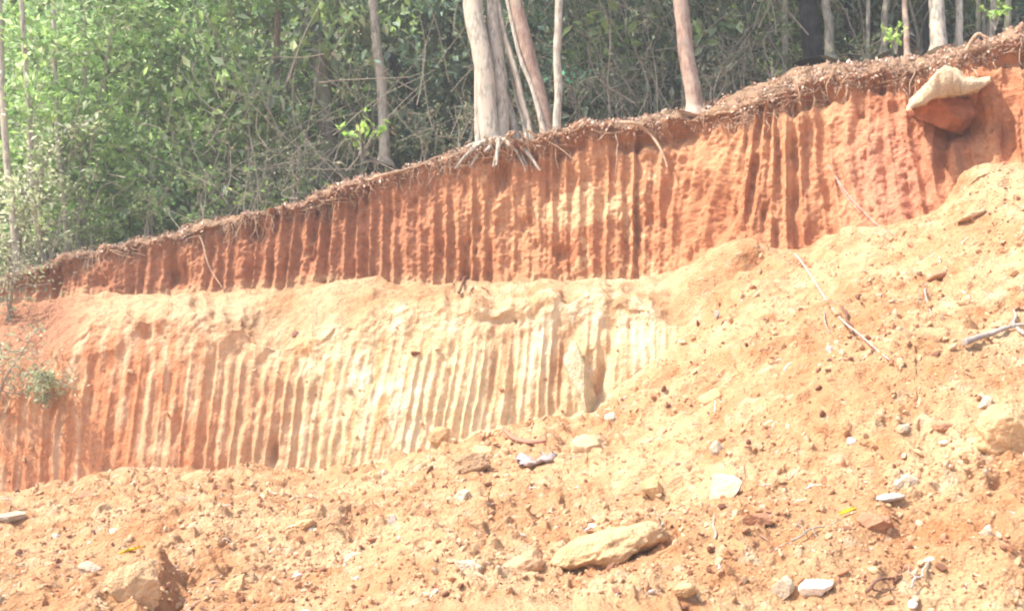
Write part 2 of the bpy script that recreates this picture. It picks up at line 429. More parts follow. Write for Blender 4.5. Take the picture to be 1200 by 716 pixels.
# the root mat at the rim stands a little proud of the face below it
rim = np.exp(-((SY - U[None]) / 9.0) ** 2) * np.clip(w_up + w_ff, 0, 1)
outw = np.zeros_like(G); outw[..., 1] = -1; outw[..., 2] = .25
G = G + NN * disp[..., None] + outw * (rim * (.06 + .13 * noise(G, .3, 33, 3)))[..., None]
NN = normals(G)
if NN[200, NC // 2, 2] < 0: NN = -NN

# ---- colours of the soils (what the ground is made of)
def C(r, g, b): return np.array([r, g, b])
n_big = noise(G, 1.4, 41, 3)[..., None]; n_mid = noise(G, .35, 42, 3)[..., None]; n_sm = noise(G, .09, 43, 2)[..., None]
n_str = noise(np.stack([lat, G[..., 1] * .3, z * .22], -1), .10, 44, 3)[..., None]
n_stu = noise(np.stack([latu, G[..., 1] * .3, z * .3], -1), .16, 45, 3)[..., None]
SOIL = .74
def mix(a, b, t): return a * (1 - t) + b * t
i1_ = int(np.argmax(seg == 2)); SXn = SX[..., None]; SYn = SY[..., None]
c_sp = mix(C(.70, .38, .19), C(.84, .55, .31), sstep(-.5, .9, n_big * .7 + n_mid * .5))
c_sp = mix(c_sp, C(.60, .255, .11), .75 * sstep(.0, .9, -n_mid * .8 + n_sm * .5))
c_sp = mix(c_sp, C(.80, .66, .46), .5 * sstep(.35, .9, n_sm + .4 * n_mid))
cream = sstep(170, 430, SXn) * (1 - .15 * sstep(760, 800, SXn))
c_or = mix(C(.72, .31, .15), C(.90, .58, .35), sstep(-.4, .7, n_str + .25 * n_big))
c_cr = mix(C(.96, .72, .42), C(1.0, .84, .56), sstep(-.5, .5, n_mid + .4 * n_str))
c_cr = mix(c_cr, C(.86, .50, .24), .95 * sstep(-.1, .5, n_str + .25 * n_mid) * (1 - .35 * sstep(420, 520, SXn)))
c_lo = mix(c_or, c_cr, np.clip(cream + .35 * n_big * (1 - cream) * cream * 4 + .2 * sstep(.2, .8, n_mid), 0, 1))
red = np.clip(sum(blob(*a)[..., None] for a in [(578, 440, 8, 36, .12), (600, 438, 8, 40, -.05), (655, 430, 17, 48, .22), (700, 450, 9, 34, .2), (585, 385, 34, 14, .2), (320, 530, 5, 18, 0)]), 0, 1)
c_lo = mix(c_lo, C(.68, .36, .19), np.clip(red * (.75 + .4 * n_mid), 0, .9))
c_le = mix(C(.70, .39, .20), C(.82, .53, .31), sstep(-.5, .8, n_big + .5 * n_mid))
c_le = mix(c_le, c_cr, .4 * sstep(0, .7, n_mid + .3) * sstep(480, 640, SXn) * (1 - sstep(740, 800, SXn)))
c_le = mix(c_le, C(.55, .24, .14), (1 - sstep(60, 130, SXn)) * .8)
c_up = mix(C(.58, .235, .115), C(.76, .385, .20), sstep(-.5, .8, n_big + .5 * n_stu))
c_up = mix(c_up, C(.52, .20, .10), .6 * sstep(.1, .9, n_stu + .3 * n_mid))
c_up = mix(c_up, C(.50, .22, .12), (1 - sstep(430, 560, SXn)) * .7)
c_up = mix(c_up, C(.70, .32, .20), np.clip(blob(1040, 200, 60, 80)[..., None] * 1.0, 0, .8))
yel = np.clip(blob(678, 245, 40, 19, .4)[..., None] * 1.9 + .3 * n_mid - .12, 0, 1) * sstep(560, 620, SXn) * (1 - sstep(760, 800, SXn))
c_up = mix(c_up, C(.88, .56, .31), .8 * sstep(.3, .5, yel + .35 * n_mid + .45 * n_sm) * (yel > .02))
c_up = mix(c_up, c_sp, np.clip(3.0 * (blob(862, 303, 50, 14, .45) + blob(905, 308, 24, 10) + blob(985, 290, 34, 10, .4) + blob(1168, 214, 46, 16, .6)) - .9, 0, 1)[..., None])
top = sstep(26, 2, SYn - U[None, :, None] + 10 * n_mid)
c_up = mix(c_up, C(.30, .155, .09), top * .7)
c_up = mix(c_up, C(.74, .48, .27), .6 * sstep(16, 0, (B[None, :, None] - SYn) + 8 * n_mid) * (1 - sstep(740, 800, SXn)))
near = (np.arange(NR) < int(np.argmax(seg == 5)) + 48)[:, None, None]
c_ff = mix(C(.40, .25, .16), C(.17, .17, .10), sstep(0, .6, n_mid + .2) * (1 - .85 * near))
Wc = Wt.copy()
for _ in range(260):
    Wc[2:4, 1:-1] = (Wc[2:4, :-2] + 2 * Wc[2:4, 1:-1] + Wc[2:4, 2:]) / 4
t_lo = Wc[2] / np.maximum(Wc[2] + Wc[3], 1e-6); t_lo = np.where(np.arange(NR) < i1_ + 60, 1, t_lo)[:, None, None]
t_lo = np.clip(t_lo + .5 * n_mid * (t_lo * (1 - t_lo) * 4), 0, 1)
both = mix(c_le, c_lo, t_lo); c_lo = both; c_le = both
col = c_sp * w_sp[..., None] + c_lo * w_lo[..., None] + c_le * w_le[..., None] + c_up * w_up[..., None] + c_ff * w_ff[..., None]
# spoil has slid over the right hand end of the bench
over = 0
over = sstep(760, 860, SXn) * (w_le + w_lo)[..., None] * (1 - w_up[..., None])
col = mix(col, c_sp, np.clip(over, 0, 1))
col = np.clip(col * (SOIL + (1 - SOIL) * .45 * w_ff[..., None]), .02, .92)

def grid_part(name, r0, r1, mat):
    V = G[r0:r1 + 1].reshape(-1, 3); c = col[r0:r1 + 1].reshape(-1, 3)
    idx = np.arange(len(V)).reshape(-1, NC)
    q = np.stack([idx[:-1, :-1], idx[:-1, 1:], idx[1:, 1:], idx[1:, :-1]], -1).reshape(-1, 4)
    o = link(name, make_mesh(name, V, [q], c), mat)
    o['kind'] = 'structure'
    return o
i1 = np.argmax(seg == 2); i3 = np.argmax(seg == 3); i4 = np.argmax(seg == 4); i5 = np.argmax(seg == 5)
o = grid_part('ground', 0, i1, M['spoil']); o['label'] = 'loose heap of excavated orange soil filling the foreground'
o = grid_part('lower_terrain', i1, i3, M['cut']); o['label'] = 'lower cut face of cream and orange soil with bucket tooth grooves'
o = grid_part('bench_terrain', i3, i4, M['spoil']); o['label'] = 'sloping earth bench between the two cut faces'
o = grid_part('upper_terrain', i4, i5, M['cut']); o['label'] = 'upper cut face of red orange soil under the tree line'
o = grid_part('forest_ground', i5, NR - 1, M['floor']); o['label'] = 'forest floor rising behind the rim of the cut'

PXg, PYg = project(G[:i5 + 1]); PXg = np.nan_to_num(PXg, nan=-9e4); PYg = np.nan_to_num(PYg, nan=-9e4)
def surf(x, y):
    """point and normal of the built ground seen at pixel x, y"""
    d = (PXg - x) ** 2 + (PYg - y) ** 2
    d = d + np.where(d < 16, G[:i5 + 1, :, 1] * .5, 0)
    k = np.unravel_index(np.argmin(d), d.shape)
    return G[k].copy(), NN[k].copy()
FX = G[i5:, :, 0]; FY = G[i5:, :, 1]; FZ = G[i5:, :, 2]
def floor_z(x, y):
    d = (FX - x) ** 2 + (FY - y) ** 2
    k = np.unravel_index(np.argmin(d), d.shape); return FZ[k]
def on_floor(pxx, D):
    """point on the forest floor in column pxx at depth D"""
    X = (pxx - 600) / FPX * D * 1.0
    for _ in range(3):
        zz = floor_z(X, D)
        f = D * CP + (zz - CAMZ) * SP
        X = (pxx - 600) / FPX * f
    return np.array([X, D, zz])

# ------------------------------------------------------------------ trees
GREENS = [(.13, .19, .07), (.17, .24, .08), (.10, .15, .06), (.20, .27, .11), (.12, .17, .09), (.22, .26, .15)]
LIGHTG = [(.24, .36, .11), (.31, .44, .16), (.17, .29, .09), (.38, .46, .28), (.26, .33, .18)]
DULL = [(.18, .21, .13), (.23, .25, .17), (.15, .18, .11), (.27, .26, .20), (.14, .18, .13)]
BLUEG = [(.09, .15, .10), (.13, .20, .14), (.07, .11, .08), (.16, .22, .16)]

def crown_mesh(name, seed, nb=26, r=2.2, h=2.6, nl=90, size=.16):
    """crown: limbs from (0,0,0) up into the volume with leaf sprays; returns mesh in local space"""
    mb = MB()
    for b in range(nb):
        a = rng.uniform(0, 6.28); rr = r * rng.uniform(.35, 1) ; zz = h * rng.uniform(-.25, 1)
        e = np.array([math.cos(a) * rr, math.sin(a) * rr, zz])
        s = np.array([0, 0, rng.uniform(-1.2, h * .55)])
        p = smooth_path([s, (s + e) / 2 + rng.normal(0, .2, 3) + [0, 0, .25], e], 7, .03)
        tube(mb, p, np.linspace(.05, .012, 7), 5, (.16, .13, .10), cap=False)
        n = nl
        k = rng.integers(2, 7, n)
        c = p[k] + rng.normal(0, .34, (n, 3)) * [1, 1, .7]
        leaves(mb, c, rng.normal(0, 1, (n, 3)) + [0, 0, -.3], size, .45, pick(GREENS, n), .4)
    me = make_mesh(name, np.concatenate(mb.v), [np.concatenate(mb.f[k]) for k in (3, 4) if mb.f[k]], np.concatenate(mb.c), False)
    me.materials.append(M['leaf'])
    return me
CROWNS = [crown_mesh('crown', i) for i in range(3)]

def trunk_path(px0, py0, px1, py1, D, top_z, bend=0.0, n=26, wob=.012):
    a = at(px0, py0, D); b = at(px1, py1, D + .3)
    d = (b - a) / max(b[2] - a[2], .2)
    m = (a + b) / 2 + np.array([bend, 0, 0])
    e = b + d * (top_z - b[2]) * .6; e[2] = top_z
    return smooth_path([a - np.array([0, 0, .22 if D < 15.1 else .12]), a, m, b, e], n, wob)

def tree(name, label, cat, stems, mat, D, top_z, crown=True, group=None, seed=0, base=None, roots=(), bark=.07, seg_=12):
    """stems: list of (px0, py0, px1, py1, r0, r1, bend)"""
    b0 = at(stems[0][0], stems[0][1], D) if base is None else base
    top_z += 1.5 * crown; root = empty(name, b0, label, cat, group)
    tops = []
    for k, (x0, y0, x1, y1, r0, r1, bend) in enumerate(stems):
        p = trunk_path(x0, y0, x1, y1, D + .12 * (k % 3), top_z - .7 * k, bend)
        t = np.linspace(0, 1, len(p))
        r = r0 + (r1 - r0) * t ** .7 + r0 * 1.1 * np.exp(-t * 16)
        mb = MB(); tube(mb, p, r, seg_, bark=bark)
        mb.build('trunk' if k == 0 else 'stem', mat, root, origin=b0)
        tops.append(p[-1])
    for pts, r in roots:
        mb = MB(); q = smooth_path(pts, 16, .015)
        tube(mb, q, np.linspace(r, r * .25, 16), 8, bark=.1)
        mb.build('root', mat, root, origin=b0)
    if crown:
        for k, tp in enumerate(tops[:2]):
            c = link('crown', CROWNS[int(rng.integers(0, 3))], None, root)
            c.location = (tp - b0).tolist(); c.rotation_euler = (0, 0, float(rng.uniform(0, 6))); c.scale = [float(rng.uniform(.85, 1.25))] * 3
    return root

def ground_roots(x0, y0, D, n, spread=.6, r=.04):
    out = []
    for k in range(n):
        a = -2.9 + 2.6 * (k + .5) / n + rng.uniform(-.2, .2)
        c = at(x0, y0, D) + [0, 0, .02]
        L = spread * rng.uniform(.6, 1.2)
        e = c + [math.cos(a) * L, math.sin(a) * L * .6, 0]
        m = (c + e) / 2 + [0, 0, -.10]
        e[2] = c[2] - .42 * rng.uniform(.6, 1.4)
        out.append(([c, m, e], r * rng.uniform(.7, 1.2)))
    return out

BROAD = tree('broad_tree', 'broad pale tree with braided stems and flared roots standing on the rim of the cut', 'tree',
     [(577, 176, 553, 2, .175, .13, .05), (590, 174, 576, 10, .14, .10, .03), (609, 172, 568, 60, .08, .06, .04), (562, 178, 562, 20, .08, .055, -.03), (622, 170, 586, 20, .06, .045, .06), (596, 172, 560, 30, .06, .05, .09)], M['bark_pale'], 15.25, 11.5,
     roots=ground_roots(586, 166, 15.1, 10, .8, .06), bark=.16)
tree('leaning_tree', 'reddish smooth tree leaning left just right of the broad braided tree', 'tree',
     [(642, 158, 603, 0, .12, .11, -.02)], M['bark_red'], 15.35, 12.0)
tree('slender_tree', 'straight slender pale grey tree touching the right side of the leaning reddish tree', 'tree',
     [(652, 162, 654, 0, .07, .06, 0)], M['bark_pale'], 15.2, 10.5)
tree('forked_sapling', 'thin pale sapling slanting between the broad tree and the leaning reddish tree', 'sapling',
     [(638, 160, 606, 62, .045, .03, .05), (618, 160, 604, 118, .03, .02, 0)], M['bark_pale'], 15.2, 11.5)
tree('bare_tree', 'tan tree with a swollen reddish foot alone on the rim right of centre', 'tree',
     [(814, 120, 798, 0, .135, .115, -.03)], M['bark_red'], 14.75, 11.8)
tree('mossy_tree', 'mottled pale tree with bare lower stem behind the bright big leaved plant', 'tree',
     [(450, 182, 436, 0, .11, .08, .06)], M['bark_pale'], 17.5, 12.0)
tree('dark_tree', 'nearly black tree standing on the right of the rim', 'tree',
     [(954, 66, 945, -10, .17, .15, 0)], M['bark_dark'], 16.2, 12.0)  # the bark itself is coloured nearly black
tree('grey_tree', 'grey pole straight tree immediately right of the nearly black tree', 'tree',
     [(972, 62, 968, -10, .08, .07, .0)], M['bark_grey'], 15.6, 11.0)
tree('pale_tree', 'thickest white trunked tree of the pale cluster near the upper right corner', 'tree',
     [(1100, 50, 1096, -20, .13, .10, 0)], M['bark_pale'], 14.6, 11.0)
tree('pale_tree', 'thin white trunked tree just right of the thickest pale one near the upper right corner', 'tree',
     [(1124, 46, 1121, -20, .06, .05, 0)], M['bark_pale'], 14.8, 10.0)
tree('pink_barked_tree', 'thin pinkish stem above the bright green plant on the right rim', 'tree',
     [(1063, 55, 1060, -20, .05, .04, 0)], M['bark_red'], 15.0, 10.5)
tree('grey_tree', 'greyish slim tree left of the thin pinkish stem on the right rim', 'tree',
     [(1036, 56, 1041, -20, .06, .05, 0)], M['bark_grey'], 15.6, 10.5)
tree('grey_tree', 'greyish slim tree at the far right edge above the red soil', 'tree',
     [(1180, 30, 1182, -20, .05, .05, 0)], M['bark_grey'], 14.9, 10.5)
tree('grey_tree', 'dark grey wide trunk half hidden by leaves left of the mottled pale tree', 'tree',
     [(384, 215, 368, 0, .16, .13, .04)], M['bark_grey'], 18.0, 12.5)
tree('pink_barked_tree', 'straight thin pinkish tree among the leaves left of centre', 'tree',
     [(318, 240, 326, 0, .08, .06, .05)], M['bark_red'], 18.5, 12.0)
tree('young_tree', 'pale curved young tree at the left edge of the forest', 'tree',
     [(54, 312, 34, 150, .06, .04, -.08)], M['bark_pale'], 16.1, 12)
tree('young_tree', 'pale straight young tree second from the left edge of the forest', 'tree',
     [(76, 308, 66, 150, .05, .035, .05)], M['bark_pale'], 16.4, 12)
tree('young_tree', 'crooked whitish sapling at the very left edge beside the hanging shrub', 'tree',
     [(20, 330, 6, 190, .07, .05, .06)], M['bark_pale'], 15.7, 12)
tree('snag', 'dark broken stem leaning among the leaves right of the mottled pale tree', 'snag',
     [(488, 120, 452, 50, .05, .055, 0)], M['bark_dark'], 18.5, 7.45, crown=False)
for (x0, dx, D, r, m, lab) in [
        (130, -6, 19.0, .05, 'bark_grey', 'slim grey stem in the leafy left part of the forest, left of the paler one'),
        (205, 5, 20.0, .06, 'bark_pale', 'slim pale stem in the middle of the leafy left part of the forest'),
        (262, -8, 19.0, .045, 'bark_grey', 'thin grey stem left of the straight thin pinkish tree'),
        (505, 8, 19.5, .06, 'bark_grey', 'thin grey stem in the dim gap left of the broad braided tree'),
        (536, -8, 20.5, .08, 'bark_dark', 'dark stem just left of the broad braided tree'),
        (700, 6, 19.5, .06, 'bark_grey', 'thin grey stem nearest right of the slender pale grey tree'),
        (738, -10, 21.0, .08, 'bark_grey', 'grey stem halfway between the slender tree and the tan tree'),
        (768, 4, 20.0, .05, 'bark_pale', 'thin pale stem just left of the tan tree'),
        (852, -5, 19.0, .05, 'bark_grey', 'thin grey stem nearest right of the tan tree'),
        (880, 6, 18.0, .07, 'bark_grey', 'grey stem halfway between the tan tree and the nearly black tree'),
        (918, 3, 17.0, .06, 'bark_pale', 'thin pale stem left of the nearly black tree'),
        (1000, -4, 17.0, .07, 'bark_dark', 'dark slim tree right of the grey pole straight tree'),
        (1016, 3, 16.4, .04, 'bark_pale', 'very thin pale tree between the dark slim tree and the pinkish stem'),
        (1085, 2, 16.6, .06, 'bark_dark', 'dark slim stem immediately left of the pale cluster'),
        (1146, -3, 16.0, .05, 'bark_grey', 'slim grey stem right of the pale cluster'),
        (1160, 3, 15.6, .05, 'bark_pale', 'slim pale stem beside the bright green plant in the upper right corner')]:
    b = on_floor(x0, D)
    u, v = project(b)
    tree('forest_tree', lab, 'tree', [(float(u), float(v) + 4, float(u) + dx, float(v) - 190, r, r * .8, rng.uniform(-.12, .12))], M[m], D, 12.5 + rng.uniform(-1, 1),
         group='trees in the forest', seg_=8)

# ------------------------------------------------------------------ saplings and shrubs of the forest edge
def shrub(name, label, cat, base, h, r, nb, nl, size, cols, lean=(0, 0), stemmat='twig', dense=.18, group=None, wd=.45, droop=0.0):
    root = empty(name, base, label, cat, group)
    sb = MB(); fb = MB()
    nst = 3 if h < 1.6 else 2
    for s in range(nst):
        tip = np.array([lean[0] + rng.normal(0, .18) * h, lean[1] + rng.normal(0, .1) * h, h * rng.uniform(.8, 1)])
        p = smooth_path([[rng.normal(0, .04), rng.normal(0, .04), -.1], tip * [.35, .35, .5], tip], 12, .04)
        tube(sb, p, np.linspace(.012 + .007 * h, .005, 12), 6)
        for b in range(nb // nst):
            k = rng.integers(2, 12); s0 = p[k]
            a = rng.uniform(0, 6.28); L = r * rng.uniform(.35, 1)
            e = s0 + [math.cos(a) * L, math.sin(a) * L, L * rng.uniform(-.15, .8) - droop * L]
            q = smooth_path([s0, (s0 + e) / 2 + [0, 0, .08 * L], e], 7, .02)
            tube(sb, q, np.linspace(.008, .003, 7), 4, cap=False)
            n = max(3, int(nl * rng.uniform(.6, 1.4)))
            kk = rng.uniform(1, 6, n); i0 = kk.astype(int)
            c = q[i0] + (q[np.minimum(i0 + 1, 6)] - q[i0]) * (kk - i0)[:, None] + rng.normal(0, dense, (n, 3)) * L
            ax = np.repeat((e - s0)[None] / L, n, 0) + rng.normal(0, .7, (n, 3)) + [0, 0, -.2]
            leaves(fb, c, ax, size, wd, pick(cols, n), .3)
    sb.build('stem', M[stemmat], root); fb.build('foliage', M['leaf'], root, smooth=False)
    return root

LEFTG = LIGHTG + [(.13, .2, .06), (.17, .25, .09)]
plants = [
    # px, D, h, r, branches, leaves, size, colours, label
    (25, 16.6, 4.6, 1.1, 36, 34, .17, LIGHTG, 'tall pale leafy sapling nearest the left edge of the picture'),
    (95, 17.2, 5.0, 1.2, 40, 34, .17, LEFTG, 'tall yellow green sapling above the left end of the rim'),
    (165, 17.6, 4.6, 1.2, 40, 34, .17, LEFTG, 'broad light green sapling over the left quarter of the rim'),
    (238, 18.0, 4.8, 1.2, 40, 32, .17, LEFTG, 'airy light green sapling left of the straight pinkish tree'),
    (300, 17.6, 4.4, 1.0, 34, 28, .17, GREENS, 'mid green sapling in front of the straight pinkish tree'),
    (355, 18.6, 4.6, 1.1, 34, 28, .17, LEFTG, 'green sapling beside the wide dark grey trunk'),
    (415, 18.6, 4.4, 1.0, 32, 26, .12, GREENS, 'green sapling directly behind the mottled pale tree'),
    (480, 19.2, 4.2, 1.1, 32, 28, .12, BLUEG, 'dark bluish green sapling over the broken dark stem'),
    (532, 19.2, 4.4, 1.0, 32, 28, .12, BLUEG, 'dark sapling filling the gap left of the broad braided tree'),
    (690, 18.6, 4.0, 1.0, 30, 26, .12, BLUEG, 'bluish green sapling right of the slender pale grey tree'),
    (745, 19.4, 4.0, 1.1, 34, 20, .10, DULL, 'dull grey green sapling between the slender tree and the tan tree'),
    (860, 18.2, 3.6, 1.0, 32, 22, .10, DULL, 'dull green sapling just right of the tan tree'),
    (905, 17.4, 3.4, .9, 30, 26, .12, LEFTG, 'green sapling halfway between the tan tree and the nearly black tree'),
    (1000, 17.6, 3.0, .9, 26, 22, .11, GREENS, 'green sapling behind the grey pole straight tree'),
    (1075, 17.0, 3.0, .8, 26, 20, .11, GREENS, 'small green sapling behind the pale cluster of trunks'),
    (1150, 16.2, 3.0, .8, 26, 22, .11, LEFTG, 'green sapling right of the pale cluster of trunks'),
]
for (x0, D, h, r, nb, nl, sz, cols, lab) in plants:
    shrub('sapling', lab, 'sapling', on_floor(x0, D), h, r, nb, nl, sz, cols, group='saplings at the forest edge')
bushes = [
    (12, 15.9, 2.6, .8, 34, 22, .12, [(.36, .38, .26), (.28, .33, .18), (.42, .44, .32)], 'pale grey green vine covered bush at the left edge above the hanging shrubs'),
    (52, 15.9, 1.6, .6, 24, 18, .10, [(.36, .38, .26), (.28, .33, .18)], 'pale tangled bush around the foot of the curved young tree at the left'),
    (108, 16.3, 1.0, .6, 18, 26, .08, LEFTG, 'low light bush on the rim at the left end of the cut'),
    (175, 16.4, 1.1, .6, 18, 26, .08, GREENS, 'low green bush on the rim above the left dark hollow'),
    (240, 16.5, 1.1, .6, 20, 26, .08, GREENS, 'low bush on the rim above the left hanging root'),
    (300, 16.6, 1.0, .6, 18, 24, .07, DULL, 'greyish tangled bush on the rim left of the wide grey trunk'),
    (345, 16.5, 1.1, .7, 20, 22, .07, DULL, 'greyish tangled bush on the rim below the wide grey trunk'),
    (495, 17.2, 1.2, .7, 18, 22, .08, DULL, 'brownish low bush in the dim gap right of the mottled tree'),
    (725, 17.0, 1.3, .8, 26, 16, .07, DULL, 'dry grey bush on the rim left of the tan tree'),
    (765, 17.2, 1.4, .8, 26, 16, .07, DULL, 'dry grey bush touching the left side of the tan tree'),
    (872, 16.4, 1.1, .7, 22, 18, .08, DULL, 'olive bush on the rim right of the tan tree'),
    (545, 16.1, 1.0, .5, 16, 14, .07, DULL, 'sparse twiggy bush at the left foot of the broad braided tree'),
    (622, 16.0, .9, .5, 16, 14, .06, DULL, 'sparse twiggy bush between the broad braided tree and the leaning reddish tree'),
    (676, 16.0, .9, .5, 16, 14, .07, DULL, 'sparse twiggy bush at the right foot of the slender pale grey tree'),
    (835, 15.6, .8, .5, 16, 12, .06, DULL, 'sparse twiggy bush at the right foot of the tan tree'),
    (1020, 15.3, .7, .5, 16, 14, .07, GREENS, 'small green bush on the right rim left of the bright green plant'),
    (925, 16.6, 1.3, .6, 18, 20, .09, GREENS, 'green bush just left of the nearly black tree'),
]
for (x0, D, h, r, nb, nl, sz, cols, lab) in bushes:
    shrub('bush', lab, 'bush', on_floor(x0, D), h, r, nb, nl, sz, cols, group='bushes along the rim')
# bright plants that stand out
def leafy_plant(label, x0, y0, D, h, n, size, cols):
    b = at(x0, y0, D); root = empty('leafy_plant', b, label, 'plant', 'bright leafy plants')
    sb = MB(); fb = MB()
    for k in range(7):
        a = rng.uniform(0, 6.28)
        e = np.array([math.cos(a) * h * .55, math.sin(a) * h * .3, h * rng.uniform(.5, 1)])
        q = smooth_path([[0, 0, -.08], e * [.3, .3, .6], e], 8, .01); tube(sb, q, np.linspace(.009, .004, 8), 5)
        m = n // 7; kk = rng.integers(3, 8, m)
        leaves(fb, q[kk] + rng.normal(0, .02, (m, 3)), rng.normal(0, 1, (m, 3)) + nrm(e) * .8, size, .55, pick(cols, m), .3, .8)
    sb.build('stem', M['twig'], root); fb.build('foliage', M['leaf'], root, smooth=False)
BR = [(.30, .50, .10), (.38, .55, .16), (.24, .42, .08)]
leafy_plant('bright green big leaved plant in front of the foot of the mottled pale tree', 425, 186, 16.6, .75, 60, .15, BR)
leafy_plant('bright green plant on the right rim below the thin pinkish stem', 1050, 58, 14.6, .40, 56, .10, BR)
leafy_plant('bright green plant in the upper right corner of the picture', 1166, 30, 14.6, .42, 56, .10, BR)
leafy_plant('small teal green plant right of the slender pale grey tree', 672, 118, 17.0, .8, 50, .12, [(.10, .28, .16), (.14, .36, .22)])
leafy_plant('small yellow green plant on the rim left of the dead tangled twigs', 290, 252, 16.5, .5, 42, .10, [(.22, .34, .1), (.3, .4, .14)])
leafy_plant('small fresh green plant on the rim right of the tan tree', 905, 96, 15.2, .35, 30, .08, [(.22, .30, .1), (.16, .22, .08)])
# shrubs hanging down at the left edge in front of the cut
for (x0, y0, D, h, r, lab) in [(10, 372, 13.6, 1.1, .75, 'grey green shrub hanging over the left edge beside the red soil, upper one'),
                               (0, 480, 12.7, 1.1, .7, 'grey green shrub at the left edge beside the grooves, lower one'),
                               (52, 470, 12.9, .35, .35, 'small thin leaved weed on the left end of the lower cut')]:
    b, nn_ = surf(max(x0, -60), y0)
    shrub('hanging_shrub', lab, 'shrub', b + [0, -.05, 0], h, r, 26, 22, .075, [(.25, .29, .18), (.18, .22, .12), (.33, .35, .25)], lean=(.1, -.25), droop=.3, group='shrubs at the left edge', dense=.22)

# ------------------------------------------------------------------ the mass of the wood behind
mb = MB()
cl = []
while len(cl) < 9500:
    pxx = rng.uniform(-500, 1700); D = 17.2 + 27 * rng.uniform(0, 1) ** 1.4
    cl.append((pxx, D))
cl = np.array(cl)
for pxx, D in cl:
    X = (pxx - 600) / FPX * D
    col_i = np.argmin(np.abs(PU[:, 0] - X)); dd = D - PU[col_i, 1]
    if dd < 2.0 + (pxx > 400) * .8: continue
    zf = PU[col_i, 2] + dd * .16 + max(dd - 3.5, 0) * .33 + EXTRA[col_i] * min(dd, .9) / .9
    hh = rng.uniform(0, 1) ** 1.3 * 6.5
    c0 = np.array([X, D, zf + hh])
    n = 34; rr = rng.uniform(.3, .75)
    P = c0 + rng.normal(0, rr * .55, (n, 3)) * [1, 1, .6]
    pal = LEFTG if pxx < 330 + rng.normal(0, 60) else (GREENS if rng.random() < .35 else (BLUEG if 440 < pxx < 720 or rng.random() < .3 else DULL))
    leaves(mb, P, rng.normal(0, 1, (n, 3)) + [0, 0, -.3], rng.uniform(.15, .30), .5, pick(pal, n) * rng.uniform(.5, 1.5), .4)
o = mb.build('forest', M['leaf'], smooth=False); tag(o, 'mass of leafy undergrowth filling the wood behind the rim', kind='stuff')
# tangle of bare twigs and vines
mb = MB()
for k in range(1500):
    pxx = rng.uniform(-150, 1300) if rng.random() < .6 else rng.choice([rng.uniform(230, 420), rng.uniform(680, 930), rng.uniform(0, 90)])
    D = rng.uniform(15.9 if pxx < 700 else 15.6, 20)
    X = (pxx - 600) / FPX * D
    col_i = np.argmin(np.abs(PU[:, 0] - X)); dd = max(D - PU[col_i, 1], .15)
    zf = PU[col_i, 2] + dd * .16 + max(dd - 3.5, 0) * .33 + EXTRA[col_i] * min(dd, .9) / .9
    s = np.array([X, PU[col_i, 1] + dd, zf - .05 + rng.uniform(0, 1) ** 2 * 2.5])
    L = rng.uniform(.4, 2.2); a = rng.normal(0, .6)
    e = s + [math.sin(a) * L, rng.normal(0, .2), math.cos(a) * L * rng.choice([1, 1, .4])]
    q = smooth_path([s, (s + e) / 2 + rng.normal(0, .12, 3), e], 8, .03)
    r0 = rng.uniform(.004, .013)
    tube(mb, q, np.linspace(r0, r0 * .4, 8), 4, cap=False)
o = mb.build('undergrowth', M['twig']); tag(o, 'tangle of bare twigs and vines between the trees', kind='stuff')

# ------------------------------------------------------------------ the rim: litter, rootlets, roots
mb = MB()
r0 = i5 - 16; r1 = i5 + 62
n = 15000
ci = rng.integers(62, NC - 62, n); ri = (r0 + (r1 - r0) * rng.beta(1.3, 2.0, n)).astype(int)
P = G[ri, ci] + NN[ri, ci] * .015 + rng.normal(0, .01, (n, 3))
LIT = [(.40, .28, .21), (.30, .19, .14), (.46, .35, .27), (.22, .14, .10), (.5, .4, .33), (.36, .21, .15)]
kp = noise(P, .6, 81, 2) > rng.normal(.0, .35, n); P = P[kp]; n = len(P)
leaves(mb, P, rng.normal(0, 1, (n, 3)) + [0, -.5, 0], .068, .5, pick(LIT, n) * .9, .3, .9)
o = mb.build('leaf_litter', M['dryleaf'], smooth=False); tag(o, 'fallen dry leaves along the rim and on the forest floor', kind='stuff')
mb = MB()
for k in range(1000):
    c = rng.integers(80, NC - 80)
    if not (100 < px[c] < 1230): continue
    ri_ = rng.integers(i5 - 24, i5 + 4); s = G[ri_, c]
    if noise(s[None], .7, 82, 2)[0] < rng.normal(0, .2): continue
    s = s + [0, -.02, 0]
    L = rng.uniform(.06, .34) * (1.5 if rng.random() < .12 else 1)
    if rng.random() < .5:
        e = s + [rng.normal(0, .25) * L, -.03 - .15 * L, -L]
    else:
        e = s + [rng.choice([-1, 1]) * L, -.04, -L * rng.uniform(-.1, .5)]
    q = smooth_path([s, (s + e) / 2 + [rng.normal(0, .04), -.04, 0], e], 7, .015)
    r_ = rng.uniform(.003, .010); tube(mb, q, np.linspace(r_, r_ * .4, 7), 4, cap=False)
o = mb.build('rootlets', M['root']); tag(o, 'fringe of fine roots hanging from the rim of the cut', kind='stuff')

